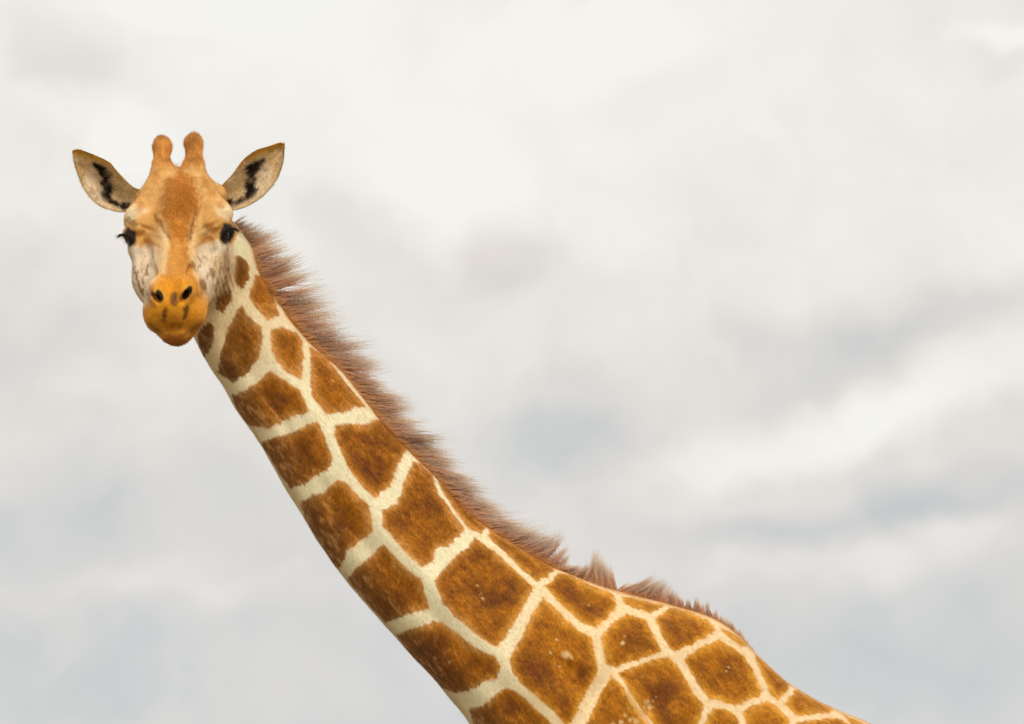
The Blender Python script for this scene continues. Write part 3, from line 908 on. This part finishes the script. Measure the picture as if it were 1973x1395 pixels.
# ---- short coat: a blade per hair tuft, part of the body mesh
def fur(n):
    rg = np.random.default_rng(11)
    U, W = plan(P)
    ok = (U < 1720) & (W < 1430) & (Nn[:, 1] < .35)
    # keep eyes, nostrils clean
    ok &= ~((headm > .5) & (col.mean(1) < .035) & (np.arange(NV) < NV0))
    idx = np.where(ok)[0]
    hd = (headm[idx] > .5)
    w = np.where(hd, 1.5, 1.0); w[idx >= NV0] *= .5
    i = rg.choice(idx, n, p=w / w.sum())
    nn = Nn[i]
    head = (headm[i] > .5)[:, None]; ear = (i >= NV0)[:, None]
    d = np.where(head, np.array(Fv)[None] * 1.0 + np.array([0, 0, -.15]), HD[None])
    horn = head & ~ear & ((W[i] < 322)[:, None])
    d = np.where(horn, np.array([[0, .1, 1.0]]), d)
    sgn = np.where(U[i] < 345, -1.0, 1.0)[:, None]
    d = np.where(ear, np.concatenate([sgn * .8, 0 * sgn, 0 * sgn + .5], 1), d)
    d = d + rg.normal(0, .13, (n, 3))
    d = d - nn * (d * nn).sum(1)[:, None]
    d /= np.linalg.norm(d, axis=1)[:, None] + 1e-9
    lift = np.where(horn[:, 0], .5, .26) * rg.uniform(.5, 1.4, n)
    wv = np.cross(nn, d)
    d = d + nn * lift[:, None]; d /= np.linalg.norm(d, axis=1)[:, None]
    ln = np.where(head[:, 0], .0062, .0085) * rg.uniform(.6, 1.25, n)
    ln = np.where(horn[:, 0], .0095, ln)
    hwid = np.where(head[:, 0], .00042, .00055) * rg.uniform(.7, 1.3, n)
    b = P[i] + rg.normal(0, .0013, (n, 3)) - nn * .0006
    a0 = b - wv * hwid[:, None]; a1 = b + wv * hwid[:, None]
    tip = b + d * ln[:, None]
    V = np.stack([a1, a0, tip], 1).reshape(-1, 3)
    c = col[i] * (1 + rg.uniform(-.2, .2, n) * np.where(col[i].mean(1) > .45, .35, 1.0))[:, None]
    cc = np.stack([c * .94, c * .94, c * 1.08], 1).reshape(-1, 3)
    N_ = np.repeat(nn * .85 + d * .0 + rg.normal(0, .06, (n, 3)), 3, 0)
    N_ /= np.linalg.norm(N_, axis=1)[:, None]
    return V, np.clip(cc, .003, .95), N_
FN = 330000
fV, fC, fN = fur(FN)
lvs.append(np.arange(FN * 3) + NV); lss.append(np.full(FN, 3))
old = body_me
body_me = build_mesh(np.vstack([P, fV]), lvs, lss)
bpy.data.meshes.remove(old)
allN = np.vstack([Nn, fN]).astype(np.float32)
ca = body_me.color_attributes.new('coat', 'FLOAT_COLOR', 'POINT')
buf = np.ones((NV + FN * 3, 4), np.float32); buf[:NV, :3] = col; buf[NV:, :3] = fC
print('fur', round(time.time() - T0, 1))
ca.data.foreach_set('color', buf.ravel())


# ------------------------------------------------------------------ materials
def mat(name):
    m = bpy.data.materials.new(name); m.use_nodes = True
    nt = m.node_tree
    return m, nt, nt.nodes['Principled BSDF']

def coat_material():
    m, nt, b = mat('short_coat')
    N, L = nt.nodes, nt.links
    a = N.new('ShaderNodeAttribute'); a.attribute_name = 'coat'
    tc = N.new('ShaderNodeTexCoord')
    mp = N.new('ShaderNodeMapping'); mp.inputs['Rotation'].default_value = (0, R(-51), 0)
    mp.inputs['Scale'].default_value = (1.0, .8, .26)
    L.new(tc.outputs['Object'], mp.inputs['Vector'])
    n = N.new('ShaderNodeTexNoise'); n.inputs['Scale'].default_value = 330; n.inputs['Detail'].default_value = 3; n.inputs['Roughness'].default_value = .65
    L.new(mp.outputs[0], n.inputs['Vector'])
    mr = N.new('ShaderNodeMapRange'); mr.inputs['From Min'].default_value = .25; mr.inputs['From Max'].default_value = .75
    mr.inputs['To Min'].default_value = .55; mr.inputs['To Max'].default_value = 1.45
    L.new(n.outputs['Fac'], mr.inputs['Value'])
    sc = N.new('ShaderNodeVectorMath'); sc.operation = 'SCALE'
    L.new(a.outputs['Color'], sc.inputs[0]); L.new(mr.outputs[0], sc.inputs['Scale'])
    lum = N.new('ShaderNodeSeparateColor'); L.new(a.outputs['Color'], lum.inputs[0])
    lr = N.new('ShaderNodeMapRange'); lr.inputs['From Min'].default_value = .16; lr.inputs['From Max'].default_value = .45
    lr.inputs['To Min'].default_value = 1.0; lr.inputs['To Max'].default_value = .12
    L.new(lum.outputs[1], lr.inputs['Value'])
    gm = N.new('ShaderNodeMix'); gm.data_type = 'RGBA'
    L.new(lr.outputs[0], gm.inputs['Factor']); L.new(a.outputs['Color'], gm.inputs[6]); L.new(sc.outputs[0], gm.inputs[7])
    L.new(gm.outputs[2], b.inputs['Base Color'])
    b.inputs['Roughness'].default_value = .78
    b.inputs['Specular IOR Level'].default_value = .22
    b.inputs['Sheen Weight'].default_value = .12
    b.inputs['Sheen Roughness'].default_value = .5
    b.inputs['Sheen Tint'].default_value = (1, .85, .65, 1)
    bp = N.new('ShaderNodeBump'); bp.inputs['Strength'].default_value = .16; bp.inputs['Distance'].default_value = .0025
    L.new(n.outputs['Fac'], bp.inputs['Height']); L.new(bp.outputs[0], b.inputs['Normal'])
    return m

def hair_material(name, rough=.6, trans=0.0):
    m, nt, b = mat(name)
    a = nt.nodes.new('ShaderNodeAttribute'); a.attribute_name = 'hair_colour'
    nt.links.new(a.outputs['Color'], b.inputs['Base Color'])
    b.inputs['Roughness'].default_value = rough
    b.inputs['Specular IOR Level'].default_value = .25
    # thin hair lets some of the light through
    tl = nt.nodes.new('ShaderNodeBsdfTranslucent'); nt.links.new(a.outputs['Color'], tl.inputs['Color'])
    mx = nt.nodes.new('ShaderNodeMixShader'); mx.inputs[0].default_value = trans
    out = nt.nodes['Material Output']
    nt.links.new(b.outputs[0], mx.inputs[1]); nt.links.new(tl.outputs[0], mx.inputs[2]); nt.links.new(mx.outputs[0], out.inputs['Surface'])
    return m

body = bpy.data.objects.new('body', body_me)
body_me.materials.clear()
body_me.materials.append(coat_material())
body_me.polygons.foreach_set('material_index', np.zeros(len(body_me.polygons), np.int32))
body_me.polygons.foreach_set('use_smooth', np.ones(len(body_me.polygons), bool))
body_me.normals_split_custom_set_from_vertices(allN)
print('normals', round(time.time() - T0, 1))
coll.objects.link(body)

root = bpy.data.objects.new('giraffe', None)
coll.objects.link(root)
root.empty_display_size = .3
root['label'] = 'reticulated giraffe with brown patches on cream, head turned towards the viewer under a cloudy sky'
root['category'] = 'giraffe'
gp = at(1600, 1500, 0)
root.location = (gp[0], 0, 0)
bpy.context.view_layer.update()
def adopt(o):
    o.parent = root
    o.matrix_parent_inverse = root.matrix_world.inverted()
adopt(body)

# ------------------------------------------------------------------ eyes
def eye_material():
    m, nt, b = mat('wet_eye')
    N, L = nt.nodes, nt.links
    tc = N.new('ShaderNodeTexCoord')
    gr = N.new('ShaderNodeTexGradient'); gr.gradient_type = 'SPHERICAL'
    n = N.new('ShaderNodeTexNoise'); n.inputs['Scale'].default_value = 60
    L.new(tc.outputs['Object'], n.inputs['Vector'])
    cr = N.new('ShaderNodeValToRGB')
    cr.color_ramp.elements[0].color = (*srgb(20, 15, 14), 1); cr.color_ramp.elements[1].color = (*srgb(52, 36, 26), 1)
    L.new(n.outputs['Fac'], cr.inputs['Fac']); L.new(cr.outputs[0], b.inputs['Base Color'])
    b.inputs['Roughness'].default_value = .08
    b.inputs['Coat Weight'].default_value = .6
    return m
EM = eye_material()
def sphere_mesh(name, r, seg=32, rg=20):
    bm = bmesh.new()
    bmesh.ops.create_uvsphere(bm, u_segments=seg, v_segments=rg, radius=r)
    me = bpy.data.meshes.new(name); bm.to_mesh(me); bm.free()
    me.polygons.foreach_set('use_smooth', np.ones(len(me.polygons), bool))
    return me
EYE = {}
for sg in (-1, 1):
    me_ = sphere_mesh('eye', .0250)
    me_.materials.append(EM)
    o = bpy.data.objects.new('eye', me_)
    c = from_head(np.array([sg * .122, .024, .012]))
    o.location = c
    EYE[sg] = c
    coll.objects.link(o); adopt(o)

# ------------------------------------------------------------------ hair as curves
def add_hair(name, strands, radii, colours, material):
    """strands (n, k, 3), radii (n, k), colours (n, k, 3)"""
    n, k, _ = strands.shape
    h = bpy.data.hair_curves.new(name)
    h.add_curves([k] * n)
    h.attributes['position'].data.foreach_set('vector', strands.astype(np.float32).ravel())
    ra = h.attributes.get('radius') or h.attributes.new('radius', 'FLOAT', 'POINT')
    ra.data.foreach_set('value', radii.astype(np.float32).ravel())
    c = h.attributes.new('hair_colour', 'FLOAT_COLOR', 'POINT')
    b = np.ones((n * k, 4), np.float32); b[:, :3] = colours.reshape(-1, 3)
    c.data.foreach_set('color', b.ravel())
    h.materials.append(material)
    o = bpy.data.objects.new(name, h)
    coll.objects.link(o); adopt(o)
    return o

rng = np.random.default_rng(7)
crest = st[:, 2:4]
cs_len = np.concatenate([[0], np.cumsum(np.hypot(*np.diff(crest, axis=0).T))])
def crest_at(s):
    return np.stack([np.interp(s, cs_len, crest[:, 0]), np.interp(s, cs_len, crest[:, 1])], -1)
def s_of_x(x): return np.interp(x, crest[:, 0], cs_len)

# along the crest: x of the root, direction (dx, dy), length in board pixels, sideways sweep of the tip
MANE = np.array([
    # x,   dx,   dy,  len, bend(dx,dy)
    [448, .80, -.55, 42, .00, .10], [470, .92, -.40, 84, .00, .08], [500, .95, -.32, 100, .02, .06], [530, .96, -.24, 104, 0, .06],
    [570, .98, -.16, 106, 0, .04], [620, 1.0, -.06, 104, 0, .02], [680, 1.0, .02, 100, 0, .00], [740, 1.0, .08, 98, 0, .02],
    [800, 1.0, .12, 92, 0, .04], [850, 1.0, .10, 88, .1, .10], [900, 1.0, .02, 84, .1, .10], [950, 1.0, -.10, 84, .1, .00],
    [1000, .95, -.26, 80, .05, -.10], [1040, .85, -.50, 66, 0, -.18], [1070, .70, -.70, 52, 0, -.15], [1080, .8, -.5, 40, 0, 0]])
MANE2 = np.array([
    [1072, .98, -.30, 30, .0, .0], [1095, .95, -.40, 40, .1, .10], [1120, .70, -.72, 44, -.2, -.2], [1140, .20, -1.0, 66, -.25, -.2],
    [1160, .0, -1.0, 68, -.25, -.15], [1182, -.10, -1.0, 64, -.2, -.1], [1190, -.15, -1.0, 34, -.1, -.1]])
MANE3 = np.array([
    [1188, .45, -.85, 34, .5, .4], [1205, .70, -.75, 64, .5, .25], [1230, .75, -.70, 62, .3, -.1], [1255, .55, -.85, 50, .2, -.1],
    [1290, .15, -1.0, 40, -.05, 0], [1330, .02, -1.0, 36, -.1, 0], [1370, -.08, -1.0, 32, -.15, 0], [1400, -.10, -1.0, 26, -.15, 0],
    [1430, -.10, -1.0, 22, -.15, 0], [1452, -.1, -1.0, 12, -.1, 0]])
def mane_strands(tab, n, k=7, clump=5.0, light=1.0, halfy=.012):
    s0, s1 = s_of_x(tab[0, 0]), s_of_x(tab[-1, 0])
    s = rng.uniform(s0, s1, n)
    ts = s_of_x(tab[:, 0])
    f = lambda q, c: np.interp(q, ts, tab[:, c])
    ncl = max(2, int((s1 - s0) / clump))
    cc = np.sort(rng.uniform(s0, s1, ncl))
    ci = np.abs(s[:, None] - cc[None]).argmin(1)
    cl_len = rng.uniform(.70, 1.15, ncl)[ci]
    cl_dir = rng.normal(0, .08, ncl)[ci]
    cl_col = rng.uniform(-1, 1, ncl)[ci]
    cs = cc[ci]
    y = rng.uniform(-1, 1, n) * halfy
    base = crest_at(s)
    # nudge the root under the skin
    ang = cl_dir + rng.normal(0, .075, n)
    dx, dy = f(s, 1), f(s, 2)
    nl = np.hypot(dx, dy); dx, dy = dx / nl, dy / nl
    dx, dy = dx * np.cos(ang) - dy * np.sin(ang), dx * np.sin(ang) + dy * np.cos(ang)
    ln = f(s, 3) * cl_len * (.98 - .70 * rng.uniform(0, 1, n) ** .8)
    base = base - np.stack([dx, dy], 1) * 4
    bx, by = f(s, 4) + rng.normal(0, .05, n), f(s, 5) + rng.normal(0, .05, n)
    pull = crest_at(cs) - crest_at(s)
    t = np.linspace(0, 1, k)
    wob = rng.normal(0, 1.0, (n, 2))
    X = base[:, 0, None] + dx[:, None] * ln[:, None] * t + bx[:, None] * ln[:, None] * t ** 2 * .5 + pull[:, 0, None] * .62 * t ** 1.3 + wob[:, 0, None] * np.sin(t * 5)
    Z = base[:, 1, None] + dy[:, None] * ln[:, None] * t + by[:, None] * ln[:, None] * t ** 2 * .5 + pull[:, 1, None] * .62 * t ** 1.3 + wob[:, 1, None] * np.sin(t * 4)
    yt = y[:, None] * (1 + .8 * t) + rng.normal(0, .006, n)[:, None] * t
    pts = at(X, Z, yt)
    rad = .00068 * (1 - t[None] * .85) * rng.uniform(.7, 1.2, n)[:, None]
    c0 = C(242, 200, 136); c1 = C(228, 186, 154); c2 = C(253, 244, 230)
    tt_ = np.clip(t[None] + rng.normal(0, .07, n)[:, None], 0, 1)
    a = smooth01((tt_ - .04) / .28); b = smooth01((tt_ - .55) / .40)
    col = c0 + (c1 - c0) * a[..., None]
    col = col + (c2 - col) * (b * .85)[..., None]
    v = (1 + .28 * cl_col + rng.normal(0, .16, n))[:, None, None]
    col = np.clip(col * v * light, .01, .9)
    gold = rng.uniform(0, 1, n) < .10
    col[gold] = col[gold] * .4 + C(206, 144, 70) * .6
    return pts, rad, col
HM_ = hair_material('mane_hair', .6, .4)
stray = MANE.copy(); stray[:, 3] *= 1.22
parts = [mane_strands(stray, 1300, clump=28, halfy=.008, light=1.05), mane_strands(MANE, 14000), mane_strands(MANE2, 3000, clump=4, halfy=.010), mane_strands(MANE3, 5500, clump=4, halfy=.010)]
# short tan hairs covering the root of the mane
short = MANE.copy(); short[:, 3] *= .26
q = mane_strands(short, 9000, clump=5, halfy=.02)
q = (q[0], q[1], np.clip(q[2] * .35 + C(232, 176, 98) * .65, 0, 1)); parts.append(q)
short = MANE3.copy(); short[:, 3] *= .3
q = mane_strands(short, 3000, clump=5, halfy=.016)
q = (q[0], q[1], np.clip(q[2] * .3 + C(214, 150, 72) * .7, 0, 1)); parts.append(q)
mane = add_hair('mane', np.concatenate([p[0] for p in parts]), np.concatenate([p[1] for p in parts]), np.concatenate([p[2] for p in parts]), HM_)

# eyelashes
for sg in (-1, 1):
    n, k = 170, 6
    c = EYE[sg]
    t = np.linspace(0, 1, k)
    ax = np.array([sg * .80, .60, .05]); ax /= np.linalg.norm(ax)
    e1 = np.cross(ax, [0, 0, 1]); e1 /= np.linalg.norm(e1); e2 = np.cross(e1, ax)
    a = rng.uniform(.12 * math.pi, .88 * math.pi, n)
    rootp = np.array([sg * .122, .024, .012]) + ax * .021 + np.cos(a)[:, None] * e1 * .026 + np.sin(a)[:, None] * e2 * .0185
    out = ax[None] * 1.0 + np.cos(a)[:, None] * e1 * .5 + np.sin(a)[:, None] * e2 * .25 + rng.normal(0, .12, (n, 3))
    out /= np.linalg.norm(out, axis=1)[:, None]
    ln = rng.uniform(.014, .034, n)
    S = rootp[:, None] + out[:, None] * (ln[:, None] * t)[..., None] + np.array([0, .2, -1.0])[None, None] * (ln[:, None] * .35 * t ** 2)[..., None]
    S = from_head(S.reshape(-1, 3)).reshape(n, k, 3)
    rad = np.tile(.0006 * (1 - .8 * t), (n, 1))
    add_hair('eyelashes', S, rad, np.tile(C(44, 34, 28), (n, k, 1)), HM_)

# tufts: ear hair and forehead tuft and chin whiskers, grown on the body surface
def grow(mask_idx, n, ln, direction, spread, colr, r=.0006, k=4, normal=.5, droop=0.0):
    i = rng.choice(mask_idx, n)
    b = P[i] + rng.normal(0, .0012, (n, 3))
    d = Nn[i] * normal + np.asarray(direction)[None] + rng.normal(0, spread, (n, 3))
    d /= np.linalg.norm(d, axis=1)[:, None]
    l = ln * rng.uniform(.5, 1.1, n)
    t = np.linspace(0, 1, k)
    S = b[:, None] + d[:, None] * (l[:, None] * t)[..., None]
    S[..., 2] -= droop * (l[:, None] * t ** 2)
    rad = np.tile(r * (1 - .7 * t), (n, 1))
    cc_ = (col[i] if colr is None else np.tile(colr, (n, 1))) * rng.uniform(.75, 1.25, (n, 1))
    return S, rad, np.repeat(np.clip(cc_, 0, 1)[:, None], k, 1)
U, W = plan(P)
m = np.where((np.abs(U - 340) < 7) & (W < 330) & (W > 305) & (Nn[:, 2] > .3))[0]
tuft = [grow(m, 16, .018, (0, -.1, 1), .3, C(214, 172, 116), r=.0004)] if len(m) else []
if tuft: add_hair('forehead_tuft', *tuft[0], HM_)
dark = col.mean(1) < .06
for sg in (-1, 1):
    e = ((U < 258) if sg < 0 else (U > 432)) & (W < 405) & (W > 300) & dark & (Nn[:, 1] < 0)
    m = np.where(e)[0]
    if len(m) > 10:
        a = grow(m, 500, .016, (sg * .5, -.4, .35), .35, C(60, 48, 38), r=.0005)
        m2 = np.where((np.arange(NV) >= NV0) & ((U < 258) if sg < 0 else (U > 432)) & (W > 310) & (col.mean(1) > .3) & (Nn[:, 1] < 0))[0]
        b2 = grow(m2, 900, .022, (sg * .4, -.5, .3), .3, C(238, 222, 192), r=.0004)
        add_hair('ear_hair', *[np.concatenate([x, y]) for x, y in zip(a, b2)], HM_)
m = np.where((W > 9640) & (W < 670) & (U > 295) & (U < 380) & (headm > .5) & (Nn[:, 2] < 0))[0]
if len(m):
    a = grow(m, 260, .007, (0, -.2, -.5), .3, None, r=.0004)
    add_hair('chin_hair', *a, HM_)

# ------------------------------------------------------------------ ground
def ground():
    n = 81
    lin = np.linspace(-1, 1, n)
    ax = np.sign(lin) * np.abs(lin) ** 3 * 4000
    X, Y = np.meshgrid(ax, ax, indexing='ij')
    Pg = np.stack([X.ravel(), Y.ravel(), np.zeros(n * n)], 1)
    rr = np.hypot(X, Y).ravel()
    Pg[:, 2] = vnoise(Pg, .02, 2) * np.clip(rr - 25, 0, 60) * .02 - .0
    idx = np.arange(n * n).reshape(n, n)
    F = np.stack([idx[:-1, :-1], idx[1:, :-1], idx[1:, 1:], idx[:-1, 1:]], -1).reshape(-1, 4)
    me = bpy.data.meshes.new('ground'); me.from_pydata(Pg, [], F.tolist())
    o = bpy.data.objects.new('ground', me); coll.objects.link(o)
    o['kind'] = 'structure'
    m, nt, b = mat('dry_grassland')
    N, L = nt.nodes, nt.links
    tc = N.new('ShaderNodeTexCoord')
    nz = N.new('ShaderNodeTexNoise'); nz.inputs['Scale'].default_value = .7; nz.inputs['Detail'].default_value = 8
    L.new(tc.outputs['Object'], nz.inputs['Vector'])
    cr = N.new('ShaderNodeValToRGB')
    cr.color_ramp.elements[0].position = .3; cr.color_ramp.elements[0].color = (.10, .08, .04, 1)
    cr.color_ramp.elements[1].position = .7; cr.color_ramp.elements[1].color = (.24, .18, .09, 1)
    L.new(nz.outputs['Fac'], cr.inputs['Fac']); L.new(cr.outputs[0], b.inputs['Base Color'])
    b.inputs['Roughness'].default_value = .95
    me.materials.append(m)
ground()
print('done', round(time.time() - T0, 1), 'verts', NV)
